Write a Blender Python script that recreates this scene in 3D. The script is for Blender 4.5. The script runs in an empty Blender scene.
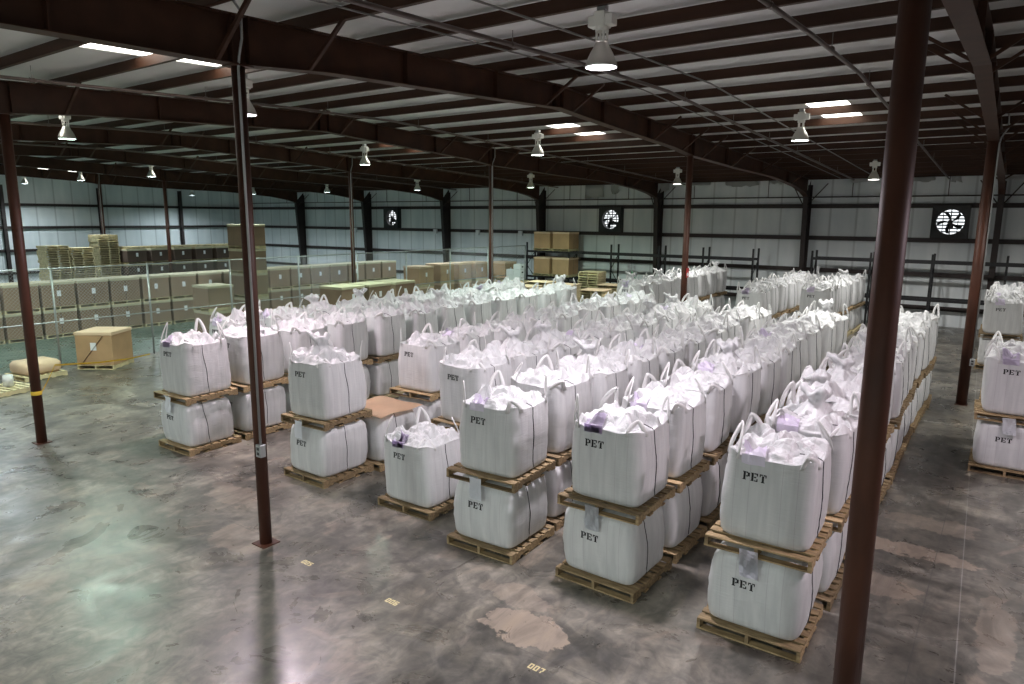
import bpy, bmesh, math, random
from mathutils import Vector, Matrix, noise
PI = math.pi
random.seed(7)
C = bpy.context.scene.collection
sc = bpy.context.scene

# ------------------------------------------------------------------ materials
def mat(name, col, rough=0.6, metal=0.0, var=0.0, nscale=3.0, bump=0.0, bscale=20.0, rnd=0.0, col2=None,
        stretch=(1, 1, 1), emit=None, estr=0.0, spec=None, trans=0.0):
    m = bpy.data.materials.new(name); m.use_nodes = True
    nt = m.node_tree; N = nt.nodes; L = nt.links; b = N['Principled BSDF']
    b.inputs['Base Color'].default_value = (*col, 1); b.inputs['Roughness'].default_value = rough
    b.inputs['Metallic'].default_value = metal
    if spec is not None: b.inputs['Specular IOR Level'].default_value = spec
    if emit:
        b.inputs['Emission Color'].default_value = (*emit, 1); b.inputs['Emission Strength'].default_value = estr
    if trans: b.inputs['Transmission Weight'].default_value = trans
    tc = N.new('ShaderNodeTexCoord'); mp = N.new('ShaderNodeMapping'); mp.inputs['Scale'].default_value = stretch
    L.new(tc.outputs['Object'], mp.inputs['Vector'])
    out = None
    if var > 0 or col2:
        nz = N.new('ShaderNodeTexNoise'); nz.inputs['Scale'].default_value = nscale; nz.inputs['Detail'].default_value = 6
        L.new(mp.outputs[0], nz.inputs['Vector'])
        r = N.new('ShaderNodeValToRGB'); r.color_ramp.elements[0].position = .3; r.color_ramp.elements[1].position = .72
        c2 = col2 if col2 else tuple(min(1, c * (1 + var)) for c in col)
        c1 = tuple(c * (1 - var) for c in col) if var > 0 else col
        r.color_ramp.elements[0].color = (*c1, 1); r.color_ramp.elements[1].color = (*c2, 1)
        L.new(nz.outputs['Fac'], r.inputs['Fac']); out = r.outputs['Color']
    if rnd > 0:
        oi = N.new('ShaderNodeObjectInfo'); hs = N.new('ShaderNodeHueSaturation')
        mr = N.new('ShaderNodeMapRange'); mr.inputs['To Min'].default_value = 1 - rnd; mr.inputs['To Max'].default_value = 1 + rnd
        L.new(oi.outputs['Random'], mr.inputs['Value']); L.new(mr.outputs[0], hs.inputs['Value'])
        hs.inputs['Color'].default_value = (*col, 1)
        if out: L.new(out, hs.inputs['Color'])
        out = hs.outputs['Color']
    if out: L.new(out, b.inputs['Base Color'])
    if bump > 0:
        n2 = N.new('ShaderNodeTexNoise'); n2.inputs['Scale'].default_value = bscale; n2.inputs['Detail'].default_value = 4
        L.new(mp.outputs[0], n2.inputs['Vector'])
        bp = N.new('ShaderNodeBump'); bp.inputs['Strength'].default_value = bump; bp.inputs['Distance'].default_value = .02
        L.new(n2.outputs['Fac'], bp.inputs['Height']); L.new(bp.outputs[0], b.inputs['Normal'])
    return m

def floor_mat():
    m = bpy.data.materials.new('sealed_concrete'); m.use_nodes = True
    nt = m.node_tree; N = nt.nodes; L = nt.links; b = N['Principled BSDF']
    tc = N.new('ShaderNodeTexCoord'); P = tc.outputs['Object']
    def nz(s, d=6, dist=0.0, st=(1, 1, 1)):
        mp = N.new('ShaderNodeMapping'); mp.inputs['Scale'].default_value = st; L.new(P, mp.inputs['Vector'])
        n = N.new('ShaderNodeTexNoise'); n.inputs['Scale'].default_value = s; n.inputs['Detail'].default_value = d
        n.inputs['Distortion'].default_value = dist; n.inputs['Roughness'].default_value = .62
        L.new(mp.outputs[0], n.inputs['Vector']); return n.outputs['Fac']
    def ramp(f, stops):
        r = N.new('ShaderNodeValToRGB'); e = r.color_ramp.elements
        while len(e) < len(stops): e.new(.5)
        for k, (p, c) in enumerate(stops): e[k].position = p; e[k].color = (*c, 1)
        L.new(f, r.inputs['Fac']); return r.outputs['Color']
    def mix(a, bb, f, mode='MIX'):
        x = N.new('ShaderNodeMix'); x.data_type = 'RGBA'; x.blend_type = mode
        for s, v in ((6, a), (7, bb)):
            if isinstance(v, tuple): x.inputs[s].default_value = (*v, 1)
            else: L.new(v, x.inputs[s])
        if isinstance(f, (int, float)): x.inputs[0].default_value = f
        else: L.new(f, x.inputs[0])
        return x.outputs[2]
    def mth(op, a, bb=None, clamp=False):
        x = N.new('ShaderNodeMath'); x.operation = op; x.use_clamp = clamp
        for s, v in ((0, a), (1, bb)):
            if v is None: continue
            if isinstance(v, (int, float)): x.inputs[s].default_value = v
            else: L.new(v, x.inputs[s])
        return x.outputs[0]
    base = ramp(nz(.55, 8, 1.2), [(.34, (.060, .058, .054)), (.5, (.130, .124, .114)), (.66, (.255, .242, .22))])
    fine = ramp(nz(3.6, 12, 1.4), [(.33, (.55, .55, .55)), (.67, (1.3, 1.27, 1.22))])
    col = mix(base, fine, 1.0, 'MULTIPLY')
    tan = ramp(nz(.9, 5, 2.0, (1.0, .6, 1)), [(.58, (0, 0, 0)), (.66, (1, 1, 1))])
    col = mix(col, (.30, .25, .21), mth('MULTIPLY', tan, .45))
    sep = N.new('ShaderNodeSeparateXYZ'); L.new(P, sep.inputs[0])
    X, Y = sep.outputs[0], sep.outputs[1]
    wob = mth('MULTIPLY', mth('SUBTRACT', nz(3.0, 8), .5), 4.5)
    # worn repair patches
    for (cx, cy, rx, ry, k) in ((-3.35, .46, .52, .3, .8), (-.15, 5.3, .95, .22, .75), (-.35, 4.0, .5, .3, .5), (1.0, 3.6, .2, .9, .35), (-8.0, -.15, .6, .35, .35), (.1, 6.5, .7, .3, .35), (-9.6, .75, .7, .3, .3), (-3.9, 1.0, .5, .22, .35)):
        dx = mth('DIVIDE', mth('SUBTRACT', X, cx), rx); dy = mth('DIVIDE', mth('SUBTRACT', Y, cy), ry)
        d = mth('ADD', mth('ADD', mth('MULTIPLY', dx, dx), mth('MULTIPLY', dy, dy)), wob)
        f = mth('MULTIPLY', mth('SUBTRACT', 1.12, d), 6, True)
        col = mix(col, (.36, .30, .25), mth('MULTIPLY', f, k))
    # saw-cut joints and scraped lines
    def line(co, at, w, c, k):
        nonlocal col
        d = mth('ABSOLUTE', mth('SUBTRACT', co, at))
        col = mix(col, c, mth('MULTIPLY', mth('LESS_THAN', d, w), k))
    for jx in (-30.48, -22.86, -15.24, -7.62, .02): line(X, jx + .25, .006, (.07, .07, .07), .7)
    for jy in (-5, .12, 7.7, 15.3, 23): line(Y, jy, .006, (.07, .07, .07), .5)
    line(mth('ADD', X, mth('MULTIPLY', Y, .03)), .75, .006, (.4, .4, .4), .5)
    # green painted floor inside the fenced store
    g = mth('LESS_THAN', mth('ADD', X, mth('MULTIPLY', wob, .05)), -23.05)
    col = mix(col, (.075, .15, .12), mth('MULTIPLY', g, .72))
    scr = ramp(nz(2.0, 10, 2.5, (1.0, .25, 1)), [(.40, (.78, .78, .78)), (.5, (1, 1, 1)), (.6, (1.14, 1.12, 1.08))])
    col = mix(col, scr, 1.0, 'MULTIPLY')
    col = mix(col, (1.0, .985, .94), 1.0, 'MULTIPLY')
    L.new(col, b.inputs['Base Color'])
    rr = N.new('ShaderNodeMapRange'); rr.inputs['From Min'].default_value = .3; rr.inputs['From Max'].default_value = .7
    rr.inputs['To Min'].default_value = .20; rr.inputs['To Max'].default_value = .46
    L.new(nz(1.1, 6, 1.5), rr.inputs['Value']); L.new(rr.outputs[0], b.inputs['Roughness'])
    b.inputs['Specular IOR Level'].default_value = .75
    bp = N.new('ShaderNodeBump'); bp.inputs['Strength'].default_value = .12; bp.inputs['Distance'].default_value = .01
    L.new(nz(9, 9, .6), bp.inputs['Height']); L.new(bp.outputs[0], b.inputs['Normal'])
    return m

def fabric_mat():
    m = bpy.data.materials.new('woven_white_fabric'); m.use_nodes = True
    nt = m.node_tree; N = nt.nodes; L = nt.links; b = N['Principled BSDF']
    tc = N.new('ShaderNodeTexCoord')
    mp = N.new('ShaderNodeMapping'); mp.inputs['Scale'].default_value = (9, 9, .8); L.new(tc.outputs['Object'], mp.inputs['Vector'])
    n1 = N.new('ShaderNodeTexNoise'); n1.inputs['Scale'].default_value = 1.6; n1.inputs['Detail'].default_value = 5; L.new(mp.outputs[0], n1.inputs['Vector'])
    r = N.new('ShaderNodeValToRGB'); r.color_ramp.elements[0].position = .3; r.color_ramp.elements[1].position = .7
    r.color_ramp.elements[0].color = (.59, .60, .605, 1); r.color_ramp.elements[1].color = (.71, .715, .715, 1)
    L.new(n1.outputs['Fac'], r.inputs['Fac'])
    sep = N.new('ShaderNodeSeparateXYZ'); L.new(tc.outputs['Object'], sep.inputs[0]); prev = None
    def mm(op, a, v):
        q = N.new('ShaderNodeMath'); q.operation = op; L.new(a, q.inputs[0])
        if isinstance(v, (int, float)): q.inputs[1].default_value = v
        elif v is not None: L.new(v, q.inputs[1])
        return q.outputs[0]
    for ax in (0, 1):
        for pos in (.17, .33):
            d = mm('LESS_THAN', mm('ABSOLUTE', mm('SUBTRACT', mm('ABSOLUTE', sep.outputs[ax], None), pos), None), .0035)
            prev = d if prev is None else mm('MAXIMUM', prev, d)
    mx = N.new('ShaderNodeMix'); mx.data_type = 'RGBA'; L.new(mm('MULTIPLY', prev, .4), mx.inputs[0]); L.new(r.outputs[0], mx.inputs[6]); mx.inputs[7].default_value = (.42, .38, .42, 1)
    L.new(mx.outputs[2], b.inputs['Base Color'])
    b.inputs['Roughness'].default_value = .42; b.inputs['Sheen Weight'].default_value = .15
    mp2 = N.new('ShaderNodeMapping'); mp2.inputs['Scale'].default_value = (1, 1, 7); L.new(tc.outputs['Object'], mp2.inputs['Vector'])
    n2 = N.new('ShaderNodeTexNoise'); n2.inputs['Scale'].default_value = 6; n2.inputs['Detail'].default_value = 5; L.new(mp2.outputs[0], n2.inputs['Vector'])
    bp = N.new('ShaderNodeBump'); bp.inputs['Strength'].default_value = .35; bp.inputs['Distance'].default_value = .012
    L.new(n2.outputs['Fac'], bp.inputs['Height']); L.new(bp.outputs[0], b.inputs['Normal'])
    return m

def wall_mat():
    m = bpy.data.materials.new('insulated_wall_facing'); m.use_nodes = True
    nt = m.node_tree; N = nt.nodes; L = nt.links; b = N['Principled BSDF']
    tc = N.new('ShaderNodeTexCoord')
    mp = N.new('ShaderNodeMapping'); mp.inputs['Scale'].default_value = (1, 1, .22); L.new(tc.outputs['Object'], mp.inputs['Vector'])
    n1 = N.new('ShaderNodeTexNoise'); n1.inputs['Scale'].default_value = 1.3; n1.inputs['Detail'].default_value = 7; L.new(mp.outputs[0], n1.inputs['Vector'])
    r = N.new('ShaderNodeValToRGB'); r.color_ramp.elements[0].position = .3; r.color_ramp.elements[1].position = .7
    r.color_ramp.elements[0].color = (.62, .67, .69, 1); r.color_ramp.elements[1].color = (.80, .83, .84, 1)
    L.new(n1.outputs['Fac'], r.inputs['Fac'])
    w = N.new('ShaderNodeTexWave'); w.wave_type = 'BANDS'; w.bands_direction = 'DIAGONAL'; w.inputs['Scale'].default_value = .55
    mp2 = N.new('ShaderNodeMapping'); mp2.inputs['Scale'].default_value = (1, 1, 0); L.new(tc.outputs['Object'], mp2.inputs['Vector']); L.new(mp2.outputs[0], w.inputs['Vector'])
    r2 = N.new('ShaderNodeValToRGB'); r2.color_ramp.elements[0].position = 0; r2.color_ramp.elements[1].position = .03
    r2.color_ramp.elements[0].color = (.72, .72, .72, 1); r2.color_ramp.elements[1].color = (1, 1, 1, 1)
    L.new(w.outputs['Fac'], r2.inputs['Fac'])
    x = N.new('ShaderNodeMix'); x.data_type = 'RGBA'; x.blend_type = 'MULTIPLY'; x.inputs[0].default_value = 1
    L.new(r.outputs[0], x.inputs[6]); L.new(r2.outputs[0], x.inputs[7]); L.new(x.outputs[2], b.inputs['Base Color'])
    b.inputs['Roughness'].default_value = .55
    bp = N.new('ShaderNodeBump'); bp.inputs['Strength'].default_value = .25; bp.inputs['Distance'].default_value = .05
    L.new(n1.outputs['Fac'], bp.inputs['Height']); L.new(bp.outputs[0], b.inputs['Normal'])
    return m

M = dict(
    floor=floor_mat(), fabric=fabric_mat(), wall=wall_mat(),
    strap=mat('white_webbing', (.76, .76, .75), .6),
    thread=mat('dark_thread', (.03, .03, .035), .8),
    ink=mat('black_stencil_ink', (.008, .008, .01), .7),
    pouch=mat('clear_document_pouch', (.86, .88, .92), .6),
    pouch2=mat('lavender_document_pouch', (.80, .74, .87), .5),
    wood=mat('pallet_wood', (.29, .195, .10), .75, var=.35, nscale=5, stretch=(1, 6, 6), rnd=.35, bump=.2, col2=(.43, .315, .17)),
    wood2=mat('pale_pallet_wood', (.58, .50, .30), .75, var=.25, nscale=5, rnd=.2),
    steel=mat('rust_brown_primer', (.050, .020, .010), .55, spec=.3, var=.3, nscale=2.5, bump=.05, rnd=.08),
    purlin=mat('rust_brown_purlin_paint', (.050, .020, .010), .55, spec=.3, var=.3, nscale=1.5, stretch=(.3, 4, 4)),
    column=mat('column_red_brown_paint', (.070, .025, .014), .5, spec=.35, var=.35, nscale=4, stretch=(1, 1, .3)),
    dark=mat('dark_brown_girt_paint', (.030, .020, .019), .6),
    roof=mat('white_vinyl_insulation', (.74, .74, .73), .5, var=.08, nscale=1.0, bump=.5, bscale=2.2, stretch=(.5, 1, 1)),
    carton=mat('brown_cardboard', (.27, .19, .125), .8, var=.1, nscale=2, rnd=.1),
    carton2=mat('lit_orange_brown_cardboard', (.46, .29, .155), .8, var=.1, nscale=2, rnd=.08),  # lit copy of the brown cardboard, lamplight put into the base colour
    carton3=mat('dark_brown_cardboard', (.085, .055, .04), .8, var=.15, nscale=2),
    lid=mat('pale_cardboard_lid', (.52, .48, .33), .8, var=.12, nscale=2),  # pale tone paints in the lamplight falling on the box tops
    lid2=mat('tan_cardboard_sheet', (.72, .53, .36), .8, var=.08, nscale=2),
    paper=mat('white_paper_label', (.80, .81, .83), .6),
    galv=mat('galvanised_steel', (.42, .43, .43), .42, metal=.6),
    cond=mat('grey_conduit', (.20, .19, .18), .4, metal=.5),
    pipe=mat('brown_sprinkler_pipe', (.10, .07, .06), .4),
    alu=mat('spun_aluminium', (.62, .60, .56), .3, metal=.85),
    ballast=mat('pale_grey_ballast_paint', (.80, .79, .74), .5),
    black=mat('black_steel', (.010, .010, .012), .5),
    fanmat=mat('dark_fan_steel', (.022, .022, .022), .5),
    louver=mat('grey_louver', (.20, .23, .23), .5),
    yellow=mat('yellow_tape', (.75, .52, .05), .5),
    ypaint=mat('cream_floor_paint', (.72, .62, .34), .7),
    red=mat('red_sign_paint', (.45, .04, .04), .5),
    green=mat('green_painted_steel', (.10, .32, .16), .5),
    white=mat('white_carton', (.66, .68, .70), .6),
    film=mat('white_stretch_wrap', (.70, .71, .70), .35, bump=.4, bscale=9),
    sky=mat('daylit_skylight_panel', (.8, .8, .75), .6, emit=(1, .97, .88), estr=5.0),
)
_lens = {}
def lens(col, k):
    key = tuple(col)
    if key not in _lens: _lens[key] = mat('glowing_lamp_lens_%d' % len(_lens), (.9, .9, .9), .4, emit=col, estr=k)
    return _lens[key]

# ------------------------------------------------------------------ mesh helpers
def bm_new(): return bmesh.new()
def box(bm, x0, x1, y0, y1, z0, z1):
    vs = [bm.verts.new((x, y, z)) for x in (x0, x1) for y in (y0, y1) for z in (z0, z1)]
    for f in ((0, 1, 3, 2), (4, 6, 7, 5), (0, 4, 5, 1), (2, 3, 7, 6), (0, 2, 6, 4), (1, 5, 7, 3)):
        bm.faces.new([vs[i] for i in f])
    return vs
def prism(bm, pts, axis, a, b):
    """extrude polygon pts (2-D) along axis from a to b; axis 'x': pts=(y,z); 'y': (x,z); 'z': (x,y)"""
    def P(p, t): return {'x': (t, p[0], p[1]), 'y': (p[0], t, p[1]), 'z': (p[0], p[1], t)}[axis]
    A = [bm.verts.new(P(p, a)) for p in pts]; B = [bm.verts.new(P(p, b)) for p in pts]
    n = len(pts)
    bm.faces.new(A); bm.faces.new(B[::-1])
    for i in range(n): bm.faces.new((A[i], B[i], B[(i + 1) % n], A[(i + 1) % n]))
def tube(bm, pts, r, n=8, cap=True):
    pts = [Vector(p) for p in pts]; rings = []
    rr = r if isinstance(r, (list, tuple)) else [r] * len(pts)
    for i, p in enumerate(pts):
        d = (pts[min(i + 1, len(pts) - 1)] - pts[max(i - 1, 0)]).normalized()
        u = d.orthogonal().normalized() if abs(d.z) < .9 else Vector((1, 0, 0)).cross(d).normalized()
        if abs(d.z) < .9: u = Vector((0, 0, 1)).cross(d).normalized()
        v = d.cross(u)
        rings.append([bm.verts.new(p + rr[i] * (u * math.cos(2 * PI * k / n) + v * math.sin(2 * PI * k / n))) for k in range(n)])
    for a, b in zip(rings, rings[1:]):
        for k in range(n): bm.faces.new((a[k], a[(k + 1) % n], b[(k + 1) % n], b[k]))
    if cap: bm.faces.new(rings[0][::-1]); bm.faces.new(rings[-1])
def lathe(bm, prof, n=24, c=(0, 0, 0)):
    rings = []
    for r, z in prof:
        rings.append([bm.verts.new((c[0] + max(r, 1e-4) * math.cos(2 * PI * k / n), c[1] + max(r, 1e-4) * math.sin(2 * PI * k / n), c[2] + z)) for k in range(n)])
    for a, b in zip(rings, rings[1:]):
        for k in range(n): bm.faces.new((a[k], a[(k + 1) % n], b[(k + 1) % n], b[k]))
def bar(bm, p, q, w, h=None):
    """square bar between two points"""
    h = h or w; p = Vector(p); q = Vector(q); d = (q - p).normalized()
    u = Vector((0, 0, 1)).cross(d) if abs(d.z) < .95 else Vector((1, 0, 0)).cross(d)
    u.normalize(); v = d.cross(u)
    A = [bm.verts.new(p + u * sx * w / 2 + v * sy * h / 2) for sx, sy in ((-1, -1), (1, -1), (1, 1), (-1, 1))]
    B = [bm.verts.new(q + u * sx * w / 2 + v * sy * h / 2) for sx, sy in ((-1, -1), (1, -1), (1, 1), (-1, 1))]
    bm.faces.new(A[::-1]); bm.faces.new(B)
    for i in range(4): bm.faces.new((A[i], A[(i + 1) % 4], B[(i + 1) % 4], B[i]))
def mesh(name, bm, m, smooth=False, bevel=0.0):
    bmesh.ops.recalc_face_normals(bm, faces=bm.faces)
    if bevel: bmesh.ops.bevel(bm, geom=list(bm.edges), offset=bevel, segments=1, affect='EDGES', clamp_overlap=True)
    me = bpy.data.meshes.new(name); bm.to_mesh(me); bm.free()
    me.materials.append(m)
    if smooth: me.polygons.foreach_set('use_smooth', [True] * len(me.polygons))
    return me
def put(name, me, parent=None, loc=(0, 0, 0), rz=0.0):
    o = bpy.data.objects.new(name, me); C.objects.link(o); o.location = loc; o.rotation_euler = (0, 0, rz)
    if parent: o.parent = parent
    return o
def tag(o, label, cat, group=None, kind=None):
    if label: o['label'] = label
    if cat: o['category'] = cat
    if group: o['group'] = group
    if kind: o['kind'] = kind
    return o
def thing(name, label, cat, loc=(0, 0, 0), rz=0.0, group=None):
    return tag(put(name, None, None, loc, rz), label, cat, group)
def struct(name, bm, m, label=None, cat=None, smooth=False):
    o = put(name, mesh(name, bm, m, smooth)); o['kind'] = 'structure'
    if label: o['label'] = label
    if cat: o['category'] = cat
    return o
def single(name, bm, m, label, cat, group=None, smooth=False, bevel=0, loc=(0, 0, 0), rz=0):
    return tag(put(name, mesh(name, bm, m, smooth, bevel), None, loc, rz), label, cat, group)
ORD = ['first', 'second', 'third', 'fourth', 'fifth', 'sixth', 'seventh', 'eighth', 'ninth', 'tenth', 'eleventh', 'twelfth',
       'thirteenth', 'fourteenth', 'fifteenth', 'sixteenth', 'seventeenth', 'eighteenth', 'nineteenth', 'twentieth',
       'twenty-first', 'twenty-second', 'twenty-third', 'twenty-fourth', 'twenty-fifth', 'twenty-sixth', 'twenty-seventh',
       'twenty-eighth', 'twenty-ninth', 'thirtieth']

# ------------------------------------------------------------------ building shell
BAY = 7.62; XL = -53.4; XR = 15.24; YF = -15.3; YB = 30.62
RIDGE = 7.62
def ztop(y): return 7.45 - .040 * abs(y - RIDGE)        # top of the frames
def zroof(y): return ztop(y) + .235
bm = bm_new(); box(bm, XL, XR, YF, YB, -.2, 0); struct('floor', bm, M['floor'], 'mottled grey sealed concrete warehouse floor', 'floor')

# fan openings in the back wall (x centre)
FANS = (-35.68, -18.2, -1.72); FZ0, FZ1, FH = 3.95, 5.25, .66
bm = bm_new()
xs = [XL]
for fx in FANS: xs += [fx - FH, fx + FH]
xs.append(XR)
top = zroof(YB)
for i in range(len(xs) - 1):
    if i % 2 == 0: box(bm, xs[i], xs[i + 1], YB, YB + .1, 0, top)
    else:
        box(bm, xs[i], xs[i + 1], YB, YB + .1, 0, FZ0); box(bm, xs[i], xs[i + 1], YB, YB + .1, FZ1, top)
struct('wall_back', bm, M['wall'], 'pale grey insulated back wall with exhaust fans', 'wall')
bm = bm_new(); prism(bm, [(YF, 0), (YB, 0), (YB, zroof(YB)), (RIDGE, zroof(RIDGE)), (YF, zroof(YF))], 'x', XL - .1, XL)
struct('wall_left', bm, M['wall'], 'pale blue grey end wall behind the fenced store', 'wall')
# front wall behind the camera with open dock doors, and the right end wall
bm = bm_new(); xs = [XL]
for a, b in ((-49, -44.5), (-34, -29.5), (-19, -14.5), (-4, .5), (8, 12.5)): xs += [a, b]
xs.append(XR)
for i in range(len(xs) - 1): box(bm, xs[i], xs[i + 1], YF - .1, YF, 0 if i % 2 == 0 else 4.2, zroof(YF))
struct('wall_front', bm, M['wall'], 'insulated wall behind the camera with open dock doors', 'wall')
bm = bm_new(); prism(bm, [(YF, 0), (YB, 0), (YB, zroof(YB)), (RIDGE, zroof(RIDGE)), (YF, zroof(YF))], 'x', XR, XR + .1)
struct('wall_right', bm, M['wall'], 'insulated end wall outside the right edge', 'wall')
# roof, with openings for the skylight panels
SKY = []
for k in range(-1, 7):
    X = -3.81 - BAY * k
    if k > 0: SKY.append((X - .80, X + .10, -.15, 2.6))
    SKY.append((X - .08, X + .86, 12.95, 15.9))
bm = bm_new()
segx = sorted({XL, XR} | {round(a, 3) for s in SKY for a in s[:2]})
segy = [YF, -.15, 2.6, RIDGE, 12.95, 15.9, YB]
def in_sky(x, y): return any(a < x < b and c < y < d for a, b, c, d in SKY)
for i in range(len(segx) - 1):
    for j in range(len(segy) - 1):
        if in_sky((segx[i] + segx[i + 1]) / 2, (segy[j] + segy[j + 1]) / 2): continue
        y0, y1 = segy[j], segy[j + 1]
        prism(bm, [(y0, zroof(y0)), (y1, zroof(y1)), (y1, zroof(y1) + .1), (y0, zroof(y0) + .1)], 'x', segx[i], segx[i + 1])
struct('ceiling', bm, M['roof'], 'white faced roof insulation between brown purlins', 'ceiling')
for n, (a, b, y0, y1) in enumerate(SKY):
    bm = bm_new(); prism(bm, [(y0, zroof(y0) + .03), (y1, zroof(y1) + .03), (y1, zroof(y1) + .06), (y0, zroof(y0) + .06)], 'x', a, b)
    struct('window_%d' % (n + 1), bm, M['sky'], 'bright translucent skylight panel in the roof', 'skylight')

# frames: tapered I-beams
KN = [(0, 6.54), (1.4, 6.66), (5.9, 6.88), (7.62, 6.97)]
def zund(y):
    """underside of a frame beam; distances are symmetric about the ridge"""
    d = abs(y - RIDGE)          # 0 at ridge, 7.62 at columns, 22.6 at wall
    K = [(0, 6.97), (1.7, 6.88), (6.2, 6.67), (7.62, 6.54), (9.2, 6.50), (12, 6.42), (16.3, 6.35), (18.5, 6.22), (20, 6.11), (21.3, 5.93), (22.15, 5.74), (24, 5.74)]
    for (a, za), (b, zb) in zip(K, K[1:]):
        if a <= d <= b: return za + (zb - za) * (d - a) / (b - a)
    return 5.74
FN = {2: 'outside the frame', 1: 'right of the picture', 0: 'above the thick foreground column', -1: 'above the middle foreground column', -2: 'above the left foreground column'}
YS = [RIDGE + s * d for s, d in [(-1, v) for v in (22.4, 22.15, 21.3, 20, 18.5, 16.3, 14, 12, 9.2, 8.2, 7.62, 7.0, 6.2, 4, 1.7)] + [(1, 0)] + [(1, v) for v in (1.7, 4, 6.2, 7.0, 7.62, 8.2, 9.2, 12, 14, 16.3, 18.5, 20, 21.3, 22.15, 22.4)]]
def flange(bm, x, w, zf, t0, t1):
    for a, b in zip(YS, YS[1:]):
        prism(bm, [(a, zf(a) + t0), (b, zf(b) + t0), (b, zf(b) + t1), (a, zf(a) + t1)], 'x', x - w / 2, x + w / 2)
def frame_meshes():
    bm = bm_new()
    for a, b in zip(YS, YS[1:]):
        prism(bm, [(a, zund(a) + .012), (b, zund(b) + .012), (b, ztop(b) - .012), (a, ztop(a) - .012)], 'x', -.006, .006)
    web = mesh('web', bm, M['steel'])
    bm = bm_new(); flange(bm, 0, .24, zund, 0, .016); lo = mesh('lower_flange', bm, M['steel'])
    bm = bm_new(); flange(bm, 0, .2, ztop, -.014, 0); up = mesh('upper_flange', bm, M['steel'])
    st = []
    for y in (-4.5, -2.2, -.12, .12, 3.0, 5.4, RIDGE - .15, RIDGE + .15, 9.6, 12.2, 15.24 - .12, 15.24 + .12, 18.4, 22.4, 26.2):
        bm = bm_new(); box(bm, -.1, .1, y - .006, y + .006, zund(y) + .014, ztop(y) - .012); st.append(mesh('stiffener', bm, M['steel']))
    br = []
    for y in (-6.8, -3.6, -.35, 1.05, 7.05, 8.15, 12.4, 14.4, 16.0, 18.8, 22.0, 26.6):
        for s in (-1, 1):
            yy = y
            bm = bm_new(); bar(bm, (s * .11, yy, zund(yy) + .02), (s * (.11 + .75), yy, ztop(yy) + .03), .05, .05); br.append(mesh('flange_brace', bm, M['steel']))
    return web, lo, up, st, br
web, lo, up, st, br = frame_meshes()
FR = ['far right', 'right-hand', 'nearest long', 'second long', 'third long', 'fourth long', 'fifth long', 'sixth long', 'seventh long']
for i, k in enumerate((1, 0, -1, -2, -3, -4, -5, -6)):
    lab = ['brown steel roof frame beam just outside the right edge', 'brown steel roof beam at right with pale lower flange above the thick column',
           'nearest long brown roof beam, above the middle foreground column', 'second long brown roof beam, above the left foreground column',
           'third long brown roof beam from the camera', 'fourth long brown roof beam from the camera', 'fifth long brown roof beam from the camera',
           'farthest long brown roof beam before the end wall'][i]
    t = thing('roof_beam', lab, 'beam', (k * BAY, 0, 0), 0, 'roof frame beams')
    put('web', web, t); put('lower_flange', lo, t); put('upper_flange', up, t)
    for s in st: put('stiffener', s, t)
    for s in br: put('flange_brace', s, t)
# purlins (Z sections)
pys = []
for j in range(14):
    pys += [RIDGE - .52 - 1.5 * j, RIDGE + 1.13 + 1.6 * j]
pys = sorted(pys) + [YB - .15]
for j, y in enumerate(sorted(pys, reverse=True)):
    bm = bm_new(); z = ztop(y)
    box(bm, XL + .02, XR, y - .004, y + .004, z + .002, z + .20)
    box(bm, XL + .02, XR, y - .07, y + .004, z + .002, z + .010)
    box(bm, XL + .02, XR, y - .004, y + .07, z + .192, z + .20)
    single('roof_purlin', bm, M['purlin'], 'long brown roof purlin, %s counted from the back wall' % ORD[j] if j < 30 else None, 'purlin', 'roof purlins')
# tension rods under the purlins
# columns
def column(name, x, y, r, h, lab, base=True, conduit=0):
    t = thing(name, lab, 'column', (x, y, 0), 0)
    bm = bm_new(); tube(bm, [(0, 0, 0.012), (0, 0, h)], r, 28); put('shaft', mesh('shaft', bm, M['column'], True), t)
    bm = bm_new(); box(bm, -.14, .14, -.14, .14, 0, .014); put('base_plate', mesh('base_plate', bm, M['column']), t)
    bm = bm_new(); box(bm, -.14, .14, -.14, .14, h - .001, h + .014); put('cap_plate', mesh('cap_plate', bm, M['column']), t)
    if conduit:
        ang = -.55; cx = (r + .022) * math.cos(ang); cy = (r + .022) * math.sin(ang); c = math.cos
        pts = [(cx, cy, conduit), (cx, cy, h - .05), (cx + .03, cy, h + .1), (cx + .14, cy - .02, h + .3), (cx + .12, cy, h + .62), (cx - .05, cy, h + .8)]
        bm = bm_new(); tube(bm, pts, .017, 8); put('conduit', mesh('conduit', bm, M['galv'], True), t)
        bm = bm_new(); box(bm, cx - .05, cx + .06, cy - .05, cy + .04, conduit - .16, conduit + .02); g = put('outlet_box', mesh('outlet_box', bm, M['galv'], False, .006), t)
        for s in (-.04, .03):
            bm = bm_new(); box(bm, cx - .02, cx + .03, cy - .055, cy - .049, conduit - .085 + s, conduit - .045 + s); put('socket', mesh('socket', bm, M['fanmat']), g)
    return t
H1 = 6.524
column('steel_column', .0, .0, .098, H1, 'thick dark brown foreground column at right, cut by the frame')
column('steel_column', -BAY, 0, .085, H1, 'rust brown column at left centre with conduit and outlet box', conduit=1.5)
column('steel_column', -2 * BAY, 0, .095, H1, 'rust brown column near the left edge, yellow tape tied on')
column('steel_column', 0, 15.3, .125, H1, 'rust brown column in the aisle at right behind the thick one', conduit=1.2)
m_ = column('steel_column', -BAY, 15.3, .095, H1, 'rust brown column rising behind the white bags, with small red sign')
bm = bm_new(); box(bm, .095, .101, -.10, .10, 2.85, 3.15); sg = put('small_sign', mesh('small_sign', bm, M['red']), m_)
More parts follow.
